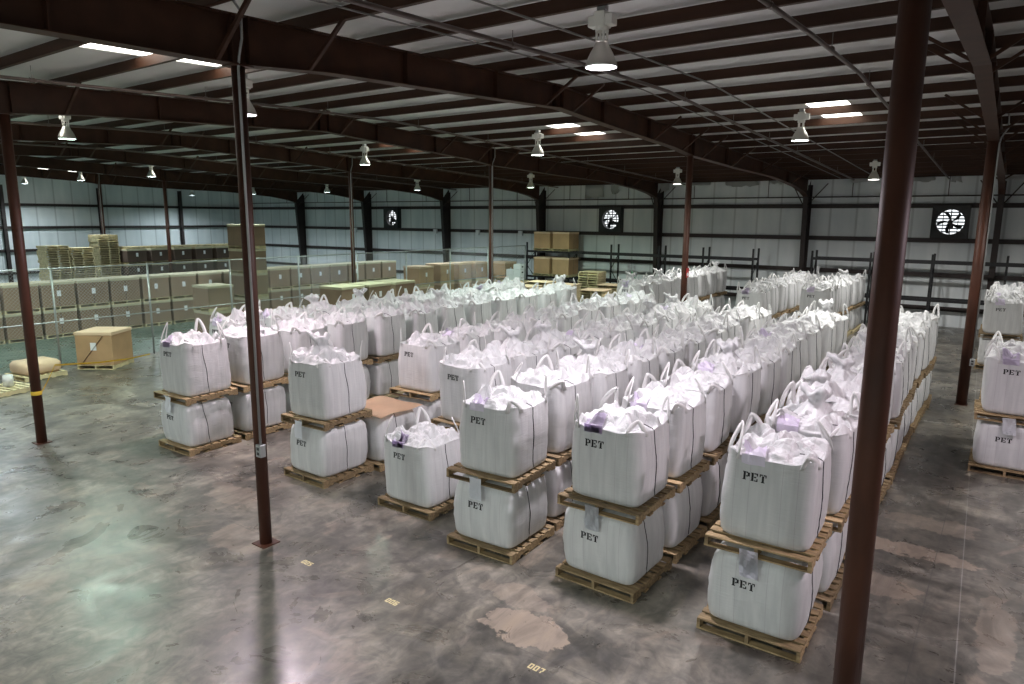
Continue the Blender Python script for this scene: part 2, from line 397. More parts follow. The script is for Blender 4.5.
bm = bm_new(); tube(bm, [(.101, 0, 2.95), (.103, 0, 2.95)], .06, 16); put('sign_disc', mesh('sign_disc', bm, M['paper']), sg)
column('steel_column', -2 * BAY, 15.3, .085, H1, 'thin brown column left of the stacked pallets with conduit on top', conduit=1.2)
column('steel_column', -3 * BAY, 15.3, .085, H1, 'thin brown column in front of the row of brown boxes', conduit=1.2)
column('steel_column', -4 * BAY, 15.3, .085, H1, 'thin brown column hidden behind the left centre column')
column('steel_column', -5 * BAY, 15.3, .095, H1, 'dark brown column in the fenced store by dark boxes')
column('steel_column', -6 * BAY, 15.3, .095, H1, 'dark brown column by the tall pallet stack', conduit=1.5)

# wall columns (tapered) on the back wall
WC = ['behind the right aisle column', 'first left of the thick foreground column', 'left of the middle fan group', 'behind the pair of orange cartons', 'fourth from the right', 'left of the far left fan', 'tapered, sixth from the right', 'nearest the far corner']
for i, k in enumerate((0, -1, -2, -3, -4, -5, -6)):
    x = k * BAY
    t = thing('wall_column', 'dark brown tapered back wall column, %s' % WC[i], 'column', (x, 0, 0), 0, 'back wall columns')
    def inner(z): return YB - .12 - (.30 + .40 * z / 5.75)
    bm = bm_new(); prism(bm, [(inner(0), 0), (YB - .01, 0), (YB - .01, zroof(YB) - .25), (inner(5.75) - .0, 5.75)], 'x', -.006, .006)
    put('web', mesh('web', bm, M['dark']), t)
    bm = bm_new(); prism(bm, [(inner(0) - .012, 0), (inner(0), 0), (inner(5.75), 5.76), (inner(5.75) - .012, 5.76)], 'x', -.11, .11)
    put('inner_flange', mesh('inner_flange', bm, M['dark']), t)
    bm = bm_new(); box(bm, -.11, .11, YB - .015, YB - .003, 0, 6.3); put('outer_flange', mesh('outer_flange', bm, M['dark']), t)
    for s in (-1, 1):
        bm = bm_new(); bar(bm, (s * .1, inner(5.3), 5.35), (s * .8, YB - .12, 6.35), .035); put('knee_brace', mesh('knee_brace', bm, M['dark']), t)
for i, z in enumerate((.8, 2.28, 3.8, 5.3)):
    bm = bm_new(); box(bm, XL + .2, XR, YB - .12, YB - .008, z - .004, z + .004); box(bm, XL + .2, XR, YB - .125, YB - .117, z - .10, z + .10)
    single('wall_girt', bm, M['dark'], 'dark horizontal back wall girt, %s from the floor' % ORD[i], 'girt', 'back wall girts')
    bm = bm_new(); box(bm, XL + .008, XL + .2, YF, YB - .2, z - .004, z + .004); box(bm, XL + .19, XL + .2, YF, YB - .2, z - .09, z + .09)
    single('wall_girt', bm, M['dark'], 'dark horizontal end wall girt, %s from the floor' % ORD[i], 'girt', 'end wall girts')
for i, y in enumerate((6.5, 12.5, 18.5, 24.5)):
    bm = bm_new(); box(bm, XL + .21, XL + .45, y - .006, y + .006, 0, 6.55)
    box(bm, XL + .20, XL + .215, y - .1, y + .1, 0, 6.55); box(bm, XL + .44, XL + .455, y - .1, y + .1, 0, 6.55)
    single('wall_column', bm, M['dark'], 'dark straight end wall column, %s from the far corner' % ORD[3 - i], 'column', 'end wall columns')
# pipe along the wall with hangers
t = thing('wall_pipe', 'thin dark pipe along the top of the back wall', 'pipe', (0, YB - .2, 5.72))
bm = bm_new(); tube(bm, [(XL + .4, 0, 0), (XR, 0, 0)], .03, 8); put('pipe', mesh('pipe', bm, M['dark'], True), t)
for k in range(-13, 5):
    bm = bm_new(); tube(bm, [(k * 3.81 + 1.9, 0, 0), (k * 3.81 + 1.9, 0, .82)], .018, 6); put('hanger', mesh('hanger', bm, M['dark']), t)

# pipes and conduits under the roof
def pipe(y0, y1, x, dz, r, lab, m='pipe', slope=0.0, clamps=True):
    t = thing('roof_pipe', lab, 'pipe', (x, 0, 0), 0, 'pipes under the roof')
    n = 12; pts = [(slope * (y0 + (y1 - y0) * i / n), y0 + (y1 - y0) * i / n, ztop(y0 + (y1 - y0) * i / n) - dz) for i in range(n + 1)]
    bm = bm_new(); tube(bm, pts, r, 8); put('pipe', mesh('pipe', bm, M[m], True), t)
    if clamps:
        for y in (y0 + 2.2 + 3.2 * i for i in range(int((y1 - y0) / 3.2))):
            z = ztop(y) - dz
            bm = bm_new(); tube(bm, [(slope * y, y, z + r), (slope * y, y, z + dz + .02)], .006, 6); put('hanger_rod', mesh('hanger_rod', bm, M['cond']), t)
            bm = bm_new(); tube(bm, [(slope * y, y - .04, z), (slope * y, y + .04, z)], r * 1.35, 8); put('coupling', mesh('coupling', bm, M[m]), t)
pipe(-12, 29, -5.45, .18, .035, 'brown sprinkler pipe running below the purlins left of the big lamp')
pipe(-12, 29, -6.0, .10, .013, 'thin grey conduit running beside the brown sprinkler pipe', 'cond', clamps=False)
pipe(-12, 29, -4.55, .12, .016, 'thin grey conduit passing right behind the big near lamp', 'cond', clamps=False)
pipe(-12, 29, -1.85, .22, .032, 'brown pipe running towards the thick foreground column')
pipe(-12, 29, -13.3, .22, .03, 'brown pipe below the purlins above the left column')
pipe(-12, 29, -20.9, .22, .03, 'brown pipe below the purlins above the fenced store')
pipe(-12, 29, -28.5, .22, .03, 'brown pipe below the far purlins')

# exhaust fans in the back wall
for i, fx in enumerate(FANS):
    t = thing('exhaust_fan', ['dark square exhaust fan farthest left on the back wall', 'dark square exhaust fan in the middle of the back wall', 'dark square exhaust fan at right on the back wall with bright louvers'][i],
              'fan', (fx, YB - .02, (FZ0 + FZ1) / 2), 0, 'exhaust fans')
    R0, S = .53, .70
    bm = bm_new(); n = 40; outer = []; inn = []
    for k in range(n):
        a = 2 * PI * k / n; c, s = math.cos(a), math.sin(a); q = S / max(abs(c), abs(s))
        outer.append((q * c, q * s)); inn.append((R0 * c, R0 * s))
    vs = [[bm.verts.new((p[0], yy, p[1])) for p in ring] for ring, yy in ((outer, .01), (outer, -.36), (inn, -.30), (inn, .01))]
    for a, b in zip(vs, vs[1:] + vs[:1]):
        for k in range(n): bm.faces.new((a[k], a[(k + 1) % n], b[(k + 1) % n], b[k]))
    put('housing', mesh('housing', bm, M['fanmat']), t)
    for k in range(5):
        a0 = .5 + 2 * PI * k / 5
        bm = bm_new(); rows = []
        for j in range(7):
            r = .09 + .41 * j / 6; w = .22 + .12 * math.sin(PI * j / 6); aa = a0 + .32 * (j / 6) ** 1.5
            rows.append([bm.verts.new((r * math.cos(aa + s * w / (1 + 2.2 * r)), -.2 + s * .05, r * math.sin(aa + s * w / (1 + 2.2 * r)))) for s in (-1, 0, 1)])
        for a, b in zip(rows, rows[1:]):
            for q in range(2): bm.faces.new((a[q], a[q + 1], b[q + 1], b[q]))
        r_ = bmesh.ops.solidify(bm, geom=list(bm.faces), thickness=.006)
        put('blade', mesh('blade', bm, M['black'], True), t)
    bm = bm_new(); tube(bm, [(0, -.26, 0), (0, -.14, 0)], .10, 20); put('hub', mesh('hub', bm, M['black']), t)
    bm = bm_new(); box(bm, -.12, .12, -.14, -.02, -.30, -.06); put('motor', mesh('motor', bm, M['black']), t)
    bm = bm_new(); box(bm, -.02, .02, -.06, -.02, -.6, .6); box(bm, .26, .285, -.06, -.02, -.6, .6); box(bm, -.3, -.275, -.06, -.02, -.6, .6); put('mounting_frame', mesh('mounting_frame', bm, M['black']), t)
    for k in range(9):
        z = -.56 + .14 * k
        bm = bm_new(); v = [bm.verts.new(p) for p in ((-.62, .03, z - .035), (.62, .03, z - .035), (.62, .09, z + .03), (-.62, .09, z + .03))]
        bm.faces.new(v); bmesh.ops.solidify(bm, geom=list(bm.faces), thickness=.004); put('louver_blade', mesh('louver_blade', bm, M['louver']), t)
# torn insulation hanging at the top of the back wall
for i, (x, w, h) in enumerate(((-19.3, 1.2, .85), (-18.0, .5, .6), (-15.0, .5, .55), (-13.0, 1.1, .2), (-10.9, 1.6, .3), (-9.2, .5, .22), (-5.4, .9, .22), (-4.1, .45, .15), (-2.9, .8, .25), (-1.7, .35, .3), (.3, .6, .25))):
    bm = bm_new(); n = 8; rows = []
    rnd = random.Random(i)
    for a in range(n + 1):
        hh = h * (.55 + .45 * rnd.random())
        xx = x - w / 2 + w * a / n
        rows.append([bm.verts.new((xx + .05 * rnd.random() * q, YB - .22 - .05 * q - .04 * rnd.random(), 6.54 - hh * q / 3)) for q in range(4)])
    for a, b in zip(rows, rows[1:]):
        for q in range(3): bm.faces.new((a[q], a[q + 1], b[q + 1], b[q]))
    bmesh.ops.solidify(bm, geom=list(bm.faces), thickness=.012)
    single('torn_insulation', bm, M['film'], 'ragged pale insulation flap hanging at the top of the back wall, %s from the left' % ORD[i], 'insulation', 'torn insulation flaps', True)
# small boxes on the girt
for i, x in enumerate((-31.6, -27.9, -24.5, -39.6, -7.0)):
    z = 3.72 if i < 4 else 2.3
    bm = bm_new(); box(bm, x - .14, x + .14, YB - .26, YB - .125, z - .16, z + .14)
    tag(put('junction_box', mesh('junction_box', bm, M['paper'], False, .01)), 'small white box on the back wall girt, %s from the left' % ORD[[1, 2, 3, 0, 4][i]], 'box', 'small wall boxes')

# ------------------------------------------------------------------ high bay lamps
def lamp_meshes():
    P = {}
    bm = bm_new(); prof = [(.075, .30), (.085, .29), (.10, .25), (.135, .19), (.17, .12), (.195, .05), (.205, 0), (.198, 0), (.188, .05), (.163, .115), (.128, .185), (.09, .245), (.07, .285)]
    lathe(bm, prof, 32); P['reflector'] = mesh('reflector', bm, M['alu'], True)
    bm = bm_new(); lathe(bm, [(.07, .30), (.075, .31), (.075, .32), (.0, .32)], 20)
    for k in range(4):
        a = PI / 4 + k * PI / 2; bar(bm, (.068 * math.cos(a), .068 * math.sin(a), .30), (.068 * math.cos(a), .068 * math.sin(a), .44), .022)
    lathe(bm, [(0, .43), (.085, .43), (.085, .48), (.0, .48)], 20); P['socket_cage'] = mesh('socket_cage', bm, M['ballast'])
    bm = bm_new(); box(bm, -.17, .17, -.075, .075, .49, .62); box(bm, -.075, .075, -.10, .10, .48, .66); P['ballast_housing'] = mesh('ballast_housing', bm, M['ballast'], False, .008)
    bm = bm_new(); tube(bm, [(0, 0, .66), (0, 0, 1)], .010, 8); P['stem'] = mesh('stem', bm, M['galv'])
    bm = bm_new(); box(bm, -.055, .055, -.05, .05, .94, 1.0); P['mount'] = mesh('mount', bm, M['galv'])
    return P
LP = lamp_meshes()
bm = bm_new(); lathe(bm, [(.0, .018), (.08, .014), (.15, .010), (.192, .006)], 28); lens_bm = mesh('lens', bm, M['paper'], True)
lens_cache = {}
def lamp(x, y, z, col, pw, lab):
    t = thing('high_bay_lamp', lab, 'lamp', (x, y, z), 0, 'high bay lamps')
    for n, me in LP.items():
        o = put(n, me, t)
        if n in ('stem', 'mount'):
            L = ztop(y) + .02 - z
            if n == 'stem': o.scale = (1, 1, (L - .66) / .34); o.location.z = .66 - .66 * (L - .66) / .34
            else: o.location.z = L - 1.0
    key = tuple(col)
    if key not in lens_cache:
        m2 = lens_bm.copy(); m2.materials.clear(); m2.materials.append(lens(col, 14)); lens_cache[key] = m2
    put('lens', lens_cache[key], t)
    li = bpy.data.lights.new('high_bay_light', 'SPOT'); li.energy = pw; li.color = col; li.spot_size = math.radians(158); li.spot_blend = .65; li.shadow_soft_size = .19
    lo_ = bpy.data.objects.new('high_bay_light', li); C.objects.link(lo_); lo_.parent = t; lo_.location = (0, 0, -.012)
WHT = (1, .98, .95); PNK = (1, .82, .92); GRN = (.74, 1, .82); CYG = (.90, 1, .96); COOL = (.80, .94, 1)
PW = 1150
LC = {(1, 0): PNK, (-1, 0): PNK, (-2, 0): GRN, (-3, 0): COOL, (0, 0): (1, .92, 1), (0, 1): WHT, (-1, 1): (.90, 1, .94), (-2, 1): GRN, (-3, 1): COOL, (0, 2): WHT, (-1, 2): WHT, (-2, 2): GRN}
LN = {0: 'front', 1: 'middle', 2: 'back'}
cols = {1: 'first', 0: 'second', -1: 'third', -2: 'fourth', -3: 'fifth', -4: 'sixth', -5: 'seventh', -6: 'eighth'}
for k in range(1, -7, -1):
    for r, (y, z) in enumerate(((2.65, 6.53), (12.65, 6.53), (23.5, 6.12))):
        lab = 'metal high bay lamp, %s row, %s bay from the right' % (LN[r], cols[k])
        if (k, r) == (0, 0): lab = 'large near high bay lamp with bright lens at top centre'
        lamp(-3.81 + BAY * k, y, z, LC.get((k, r), COOL if k < -2 else WHT), PW * (1.15 if r == 0 else 1), lab)
for k in (1, 0, -1, -2, -3):
    lamp(-3.81 + BAY * k, -8.3, 6.12, CYG, PW * 1.5, 'metal high bay lamp behind the camera, %s bay from the right' % cols[k])

# ------------------------------------------------------------------ pallets
PW_ = .57
def pallet_parts(seed):
    r = random.Random(seed); P = []
    bm = bm_new(); n = 7
    for i in range(n):
        w = .10 + .025 * r.random(); c = -PW_ + w / 2 + (2 * PW_ - w) * i / (n - 1)
        j = .006 * r.random()
        box(bm, -PW_ + j, PW_ - j, c - w / 2, c + w / 2, .112, .130)
    P.append(('top_deck', mesh('top_deck', bm, M['wood'])))
    for x in (-PW_ + .022, 0, PW_ - .022):
        bm = bm_new(); H0, H1 = .017, .112
        pts = [(-PW_, H0), (-.36, H0), (-.35, .055), (-.15, .055), (-.14, H0), (.14, H0), (.15, .055), (.35, .055), (.36, H0), (PW_, H0), (PW_, H1), (-PW_, H1)]
        for a, b in ((-PW_, -.36), (-.14, .14), (.36, PW_)): box(bm, x - .02, x + .02, a, b, H0, .055)
        box(bm, x - .02, x + .02, -PW_, PW_, .055, H1)
        P.append(('stringer', mesh('stringer', bm, M['wood'])))
    bm = bm_new()
    for c in (-PW_ + .05, -.19, .19, PW_ - .05): box(bm, -PW_, PW_, c - .05, c + .05, 0, .017)
    P.append(('bottom_deck', mesh('bottom_deck', bm, M['wood'])))
    return P
PAL = [pallet_parts(s) for s in range(4)]
def pallet(x, y, z, rz, lab, group='wooden pallets under the bags', v=None, parts=True):
    v = random.randrange(4) if v is None else v
    t = thing('wooden_pallet', lab, 'pallet', (x, y, z), rz, group)
    for n, me in PAL[v]: put(n, me, t)
    return t
# plain one-mesh pallet for the far stacks
bm = bm_new()
for i in range(7): c = -.52 + 1.04 * i / 6; box(bm, -PW_, PW_, c - .05, c + .05, .112, .130)
for x in (-.545, 0, .545): box(bm, x - .02, x + .02, -PW_, PW_, .017, .112)
for c in (-.52, -.19, .19, .52): box(bm, -PW_, PW_, c - .05, c + .05, 0, .017)
FAR = mesh('far_pallet', bm, M['wood2'])
STUFF = []
def far_pallet(x, y, z, rz, lab, group):
    if group == 'hidden': STUFF.append((x, y, z, rz)); return
    return tag(put('wooden_pallet', FAR, None, (x, y, z), rz), lab, 'pallet', group)

# ------------------------------------------------------------------ bulk bags
NA = 96
def nz3(x, y, z): return noise.noise(Vector((x, y, z)))
def sup(phi, n):
    c, s = math.cos(phi), math.sin(phi)
    return (abs(c) ** n + abs(s) ** n) ** (-1.0 / n)
class Bag:
    def __init__(s, seed, H, upper, a0=.50, bulge=.03, tuft=.2, knot=False):
        s.seed, s.H, s.up, s.a0, s.bulge, s.tuft, s.knot = seed, H, upper, a0, bulge, tuft, knot
        r = s.r = random.Random(seed * 13 + 5)
        s.lean = (r.uniform(-.045, .045), r.uniform(-.045, .03))
        s.ears = [r.uniform(.02, .085) for _ in range(4)]
        s.folds = []
        for _ in range(62):
            a = r.uniform(0, PI); d = r.uniform(-.45, .45); s.folds.append((math.cos(a), math.sin(a), d, r.choice((-1, 1)) * r.uniform(.08, .30), r.uniform(-.46, .46), r.uniform(-.46, .46), r.uniform(.10, .30)))
    def half(s, t):
        b = s.a0 + s.bulge * math.sin(PI * min(1, t * 1.02)) ** .8
        if t < .07: b -= .05 * (1 - t / .07) ** 2
        if not s.up and t > .86: b -= .07 * ((t - .86) / .14) ** 2
        return b
    def side(s, phi, t, off=0.0):
        n = 9.0 - 2.5 * t
        a = s.half(t) * sup(phi, n)
        c, q = math.cos(phi), math.sin(phi)
        a = min(a, s.half(t) * 1.33)
        x, y = a * c, a * q
        cr = abs(math.sin(2 * phi)) ** 3
        d = .022 * nz3(c * 1.7 + s.seed, q * 1.7, t * 1.6) + .006 * nz3(c * 5, q * 5 + s.seed, t * 13) + .010 * cr * nz3(c * 3, q * 3 - s.seed, t * 26)
        if t > .8: d += .012 * (t - .8) / .2 * nz3(c * 9 + s.seed, q * 9, 3.3)
        d *= min(1, t * 8) ; d += off
        z = s.H * t
        if s.up: z += s.ear(phi) * max(0, (t - .75) / .25) ** 2
        return Vector((x + d * c + s.lean[0] * t ** 1.4, y + d * q + s.lean[1] * t ** 1.4, z))
    def ear(s, phi):
        e = 0
        for k in range(4):
            pk = PI / 4 + k * PI / 2; dd = math.atan2(math.sin(phi - pk), math.cos(phi - pk))
            e += s.ears[k] * math.exp(-(dd / .2) ** 2)
        return e + .018 * nz3(math.cos(phi) * 3, math.sin(phi) * 3, s.seed + .5)
    def crumple(s, x, y):
        h = 0
        for nx, ny, d, a, cx, cy, R in s.folds:
            w = 1 - ((x - cx) ** 2 + (y - cy) ** 2) / (R * R)
            if w > 0: h += a * (abs((x * nx + y * ny) - (cx * nx + cy * ny)) - .06) * w * 1.6
        return h
    def topz(s, x, y, rho, phi, rim_z):
        f = min(1, (1 - rho) * 7)
        dome = s.tuft * .8 * (1 - rho ** 1.7)
        h = rim_z + dome + f * (1.9 * s.crumple(x, y) + .045 * nz3(x * 7 + s.seed, y * 7, 1.1) + .035 * abs(nz3(x * 14, y * 15 + s.seed, 2.2)))
        return h
    def body(s):
        bm = bm_new(); rows = []
        ts = [0, .015, .035, .07, .12, .2, .28, .36, .44, .52, .6, .68, .75, .81, .86, .9, .94, .97, .99, 1.0]
        PH = [2 * PI * k / NA for k in range(NA)]
        c0 = bm.verts.new((0, 0, 0))
        for t in ts: rows.append([bm.verts.new(s.side(p, t)) for p in PH])
        for k in range(NA): bm.faces.new((c0, rows[0][(k + 1) % NA], rows[0][k]))
        rim = [v.co.copy() for v in rows[-1]]
        NR = 30; cz = s.H
        for j in range(1, NR):
            rho = 1 - j / NR; row = []
            for k, p in enumerate(PH):
                x = s.lean[0] + (rim[k].x - s.lean[0]) * rho; y = s.lean[1] + (rim[k].y - s.lean[1]) * rho
                if s.up:
                    rz = s.H + (rim[k].z - s.H) * rho ** 2
                    z = s.topz(x, y, rho, p, rz)
                    if rho > .9: z += .012 * nz3(x * 12, y * 12, s.seed)
                    g = min(1, (1 - rho) * 5) * .075
                    x += g * nz3(x * 6, y * 6, s.seed + 7.7); y += g * nz3(x * 6, y * 6, s.seed + 9.9)
                else:
                    z = s.H - .0 + .004 - .02 * abs(nz3(x * 5, y * 5, s.seed)) if rho < .86 else s.H - .001
                    z = min(z, s.H)
                row.append(bm.verts.new((x, y, z)))
            rows.append(row)
        cc = bm.verts.new((s.lean[0], s.lean[1], sum(v.co.z for v in rows[-1]) / NA))
        for a, b in zip(rows, rows[1:]):
            for k in range(NA): bm.faces.new((a[k], a[(k + 1) % NA], b[(k + 1) % NA], b[k]))
        for k in range(NA): bm.faces.new((rows[-1][k], rows[-1][(k + 1) % NA], cc))
        ntop = (NR - 1) * NA if s.up else 0
        me = mesh('bag_body', bm, M['fabric'], True)
        if s.up:
            zt = s.H * 1.0
            for pl in me.polygons:
                if pl.center.z > zt + .012: pl.use_smooth = False
        return me
    def loops(s):
        out = []; r = s.r
        for k in range(4):
            pk = PI / 4 + k * PI / 2; w = r.uniform(.15, .25)
            P0 = s.side(pk - w, .95, .006); P1 = s.side(pk + w * r.uniform(.75, 1.1), .95, .006)
            dg = Vector((math.cos(pk), math.sin(pk), 0)); h = r.uniform(.30, .44) * (.4 if k == 3 else 1)
            o = r.uniform(-.14, .06); sk = r.uniform(-.08, .08); ch = (P1 - P0).normalized()
            bm = bm_new(); n = 16; A = []; width = .062
            def cur(u):
                e = math.sin(PI * u)
                squeeze = 1 - .35 * e ** 1.5
                mid = (P0 + P1) / 2
                base = mid + (P0 + (P1 - P0) * u - mid) * squeeze
                return base + Vector((0, 0, 1)) * h * e ** .62 + dg * o * e + ch * sk * e ** 2
            for i in range(n + 1):
                u = i / n; p = cur(u); d = (cur(min(1, u + .02)) - cur(max(0, u - .02))).normalized()
                wd = d.cross(dg); wd.normalize(); tn = wd.cross(d); ww = width * (1 - .35 * math.sin(PI * u) ** 4)
                A.append([bm.verts.new(p + wd * sx * ww / 2 + tn * sy * .005) for sx, sy in ((-1, -1), (1, -1), (1, 1), (-1, 1))])
            for a, b in zip(A, A[1:]):
                for q in range(4): bm.faces.new((a[q], a[(q + 1) % 4], b[(q + 1) % 4], b[q]))
            bm.faces.new(A[0][::-1]); bm.faces.new(A[-1])
            out.append(mesh('lifting_loop', bm, M['strap'], True))
        return out
    def spout(s):
        r = s.r; bm = bm_new(); rows = []; n = 40
        tx, ty = r.uniform(-.12, .12), r.uniform(-.12, .12); bx, by = s.lean[0] + r.uniform(-.08, .08), s.lean[1] + r.uniform(-.08, .08)
        z0 = s.H + s.tuft * .55; big = 1.25 if s.knot else .95
        prof = [(.20, 0), (.13, .07), (.085, .12), (.075, .15), (.10, .19), (.135, .22), (.145, .26), (.11, .28), (.07, .235), (.01, .21)]
        for j, (rr, z) in enumerate(prof):
            row = []
            for k in range(n):
                a = 2 * PI * k / n; fl = 1 + (.05 + .014 * j) * math.sin(a * (5 + s.seed % 3) + s.seed + j * .4) + .35 * nz3(math.cos(a) * 2.3 + s.seed, math.sin(a) * 2.3, j * .35)
                u = z / .27
                row.append(bm.verts.new((bx + tx * u * 1.2 + big * rr * fl * math.cos(a), by + ty * u * 1.2 + big * rr * fl * math.sin(a), z0 + big * z * (1 + .35 * nz3(a * 1.2, s.seed, 4.4)))))
            rows.append(row)
        for a, b in zip(rows, rows[1:]):
            for k in range(n): bm.faces.new((a[k], a[(k + 1) % n], b[(k + 1) % n], b[k]))
        bm.faces.new(rows[-1])
        return mesh('filling_spout', bm, M['fabric'], True)
    def cord(s):
        """dark seam thread running down the +x face"""
        bm = bm_new(); pts = []
        p0 = s.r.uniform(-.30, -.05)
        for i in range(17):
            t = .985 - .98 * i / 16
            pts.append(s.side(p0 + .14 * (1 - t) ** 1.6 - .02 * math.sin(i * .6), t, .004))
        if s.up:
            e = pts[0]; pts = [Vector((e.x - .22, e.y - .14, e.z + .09)), Vector((e.x - .10, e.y - .06, e.z + .075)), Vector((e.x - .02, e.y - .01, e.z + .025))] + pts
        tube(bm, pts, .0055, 6); return mesh('seam_thread', bm, M['thread'])
    def pt_front(s, u, z, off=.004):
        """point on the -y face at horizontal u and height z"""
        t = z / s.H; ph = -PI / 2
        for _ in range(12):
            p = s.side(ph, t, off); ph += (u - p.x) * 1.6
        return s.side(ph, t, off)
    def letters(s, u0, z0, h=.092):
        G = {'P': [(0, 0, .22, 1), (.27, .84, .46, 1), (.27, .40, .46, .54), (.44, .46, .66, .92), (-.07, 0, .29, .1), (-.07, .9, 0, 1)],
             'E': [(0, 0, .22, 1), (.27, .86, .66, 1), (.27, .43, .5, .57), (.27, 0, .66, .14), (.54, .66, .66, .86), (.54, .14, .66, .34), (-.07, 0, 0, .1), (-.07, .9, 0, 1)],
             'T': [(.24, 0, .46, .82), (0, .86, .31, 1), (.39, .86, .70, 1), (0, .66, .10, .86), (.60, .66, .70, .86), (.16, 0, .54, .1)]}
        out = []; x = 0
        for ch in 'PET':
            bm = bm_new()
            for a, b, c, d in G[ch]:
                n = 3; q = []
                for i in range(n + 1):
                    uu = u0 + (x + a + (c - a) * i / n) * h * 1.12
                    q.append((bm.verts.new(s.pt_front(uu, z0 + b * h)), bm.verts.new(s.pt_front(uu, z0 + d * h))))
                for m1, m2 in zip(q, q[1:]): bm.faces.new((m1[0], m2[0], m2[1], m1[1]))
            x += .84
            bmesh.ops.recalc_face_normals(bm, faces=bm.faces)
            bmesh.ops.solidify(bm, geom=list(bm.faces), thickness=.0015)
            out.append(mesh('stencilled_letter_' + ch.lower(), bm, M['ink']))
        return out
    def sheet(s, u0, z0, w, hgt, m, over=.0):
        """document pouch hanging on the front face; over>0 lays part of it on the top"""
        bm = bm_new(); rows = []; nu, nv = 6, 8
        tot = hgt + over
        for j in range(nv + 1):
            v = tot * j / nv; row = []
            for i in range(nu + 1):
                u = u0 + w * i / nu + .03 * (v / tot)
                if v < over:
                    p = s.pt_front(u, s.H * .995, .006); q = (over - v)
                    z = s.topz(p.x, p.y + q, 1 - q / .5, -PI / 2, s.H + .02) + .02; p = Vector((p.x, p.y + q, z))
                else: p = s.pt_front(u, z0 - (v - over), .010 + .008 * math.sin(i * 1.1))
                row.append(bm.verts.new(p))
            rows.append(row)
        for a, b in zip(rows, rows[1:]):
            for i in range(nu): bm.faces.new((a[i], a[i + 1], b[i + 1], b[i]))
        bmesh.ops.solidify(bm, geom=list(bm.faces), thickness=.003)
        return mesh('document_pouch', bm, m)
def hang(s, u0, H, w, hgt, m):
    bm = bm_new(); rows = []
    for j in range(9):
        v = j / 8; z = H + .10 - hgt * v
        yy = -.592 - .035 * v + .004 * math.sin(v * 7)
        rows.append([bm.verts.new((u0 + w * i / 5 + .03 * v, yy + .006 * math.sin(i * 1.7 + j), z)) for i in range(6)])
    for a, b in zip(rows, rows[1:]):
        for i in range(5): bm.faces.new((a[i], a[i + 1], b[i + 1], b[i]))
    bmesh.ops.solidify(bm, geom=list(bm.faces), thickness=.003)
    return mesh('document_pouch', bm, m)
Bag.hang = hang
def make_variant(seed, H, upper, **k):
    b = Bag(seed, H, upper, **k); V = {'body': b.body(), 'thread': b.cord()}
    if upper:
        V['loops'] = b.loops(); V['spout'] = b.spout() if seed % 4 == 1 else None
        V['pet'] = b.letters(-.24, H - .24); V['pouch'] = b.sheet(-.30, H - .01, .25, .05, M['pouch2'], .17)
    else:
        V['pet'] = b.letters(-.20, H - .38); V['pouch'] = b.hang(-.14, H, .20, .30, M['pouch'])
    V['pouchl'] = None
    return V
HU, HL = .97, .89
UP = [make_variant(s, HU + (.03 * ((s * 7) % 3 - 1)), True, a0=.482 + .006 * ((s * 5) % 3), bulge=.018 + .010 * (s % 2), tuft=(.13, .17, .2, .15, .18, .16, .14, .19)[s % 8], knot=(s % 4 == 1)) for s in range(12)]
LOW = [make_variant(40 + s, HL, False, a0=.490, bulge=.045) for s in range(5)]
def bag(V, x, y, z, rz, lab, group, pet=False, pouch=False, thread=True, spout=True):
    t = thing('bulk_bag', lab, 'bag', (x, y, z), rz, group)
    put('bag_body', V['body'], t)
    if thread: put('seam_thread', V['thread'], t)
    for l in V.get('loops', []): put('lifting_loop', l, t)
    if V.get('spout') and spout: put('filling_spout', V['spout'], t)
    if pet:
        for me in V['pet']: put('stencilled_letter', me, t)['label'] = 'black stencilled letter ' + me.name.split('_')[2][0].upper()
    if pouch: put('document_pouch', V['pouch'], t)
    return t
R = random.Random(21)
def stack(x, y, rowname, i, feat_u='', feat_l='', two=True, v=None, pet=False, pu=False, pl=False, jit=.03, rz=None, rz2=None, hide=False):
    o = ORD[i]
    if rz is None: rz = R.uniform(-.035, .035)
    if rz2 is None: rz2 = rz + R.uniform(-.04, .04)
    vl = R.randrange(5); vu = R.randrange(12) if v is None else v
    g = 'in the ' + rowname
    if not two:
        pallet(x, y, 0, rz, feat_l or 'wooden pallet, %s from the front, %s' % (o, rowname))
        bag(UP[vu], x, y, .13, rz2, feat_u or 'white bulk bag, %s from the front, %s' % (o, rowname), 'white bulk bags', pet, pu)
        return
    dx, dy = R.uniform(-jit, jit), R.uniform(-jit, jit)
    if hide: STUFF.append((x, y, 0, rz))
    else: pallet(x, y, 0, rz, 'floor-level wooden pallet, %s from the front, %s' % (o, rowname), 'floor-level pallets')
    bag(LOW[vl], x, y, .13, rz, feat_l or 'lower white bulk bag, %s from the front, %s' % (o, rowname), 'lower white bulk bags', pet, pl)
    pallet(x + dx, y + dy, .13 + HL + .002, rz2, 'upper-level wooden pallet, %s from the front, %s' % (o, rowname), 'upper-level pallets')
    bag(UP[vu], x + dx + .025, y + dy + .02, .26 + HL + .003, rz2 + R.uniform(-.03, .03), feat_u or 'upper white bulk bag, %s from the front, %s' % (o, rowname), 'upper white bulk bags', pet, pu)
P_ = 1.26
def row(x, y0, n, name, skip=(), fu={}, fl={}, hide_from=3, first_v=None):
    for i in range(n):
        if i in skip: continue
        xx = x + R.uniform(-.03, .03)
        stack(xx, y0 + .57 + P_ * i, name, i, fu.get(i, ''), fl.get(i, ''), True, first_v if i == 0 else None, pet=i < 2, pu=(i == 0 or R.random() < .25), pl=i == 0, hide=i >= hide_from)
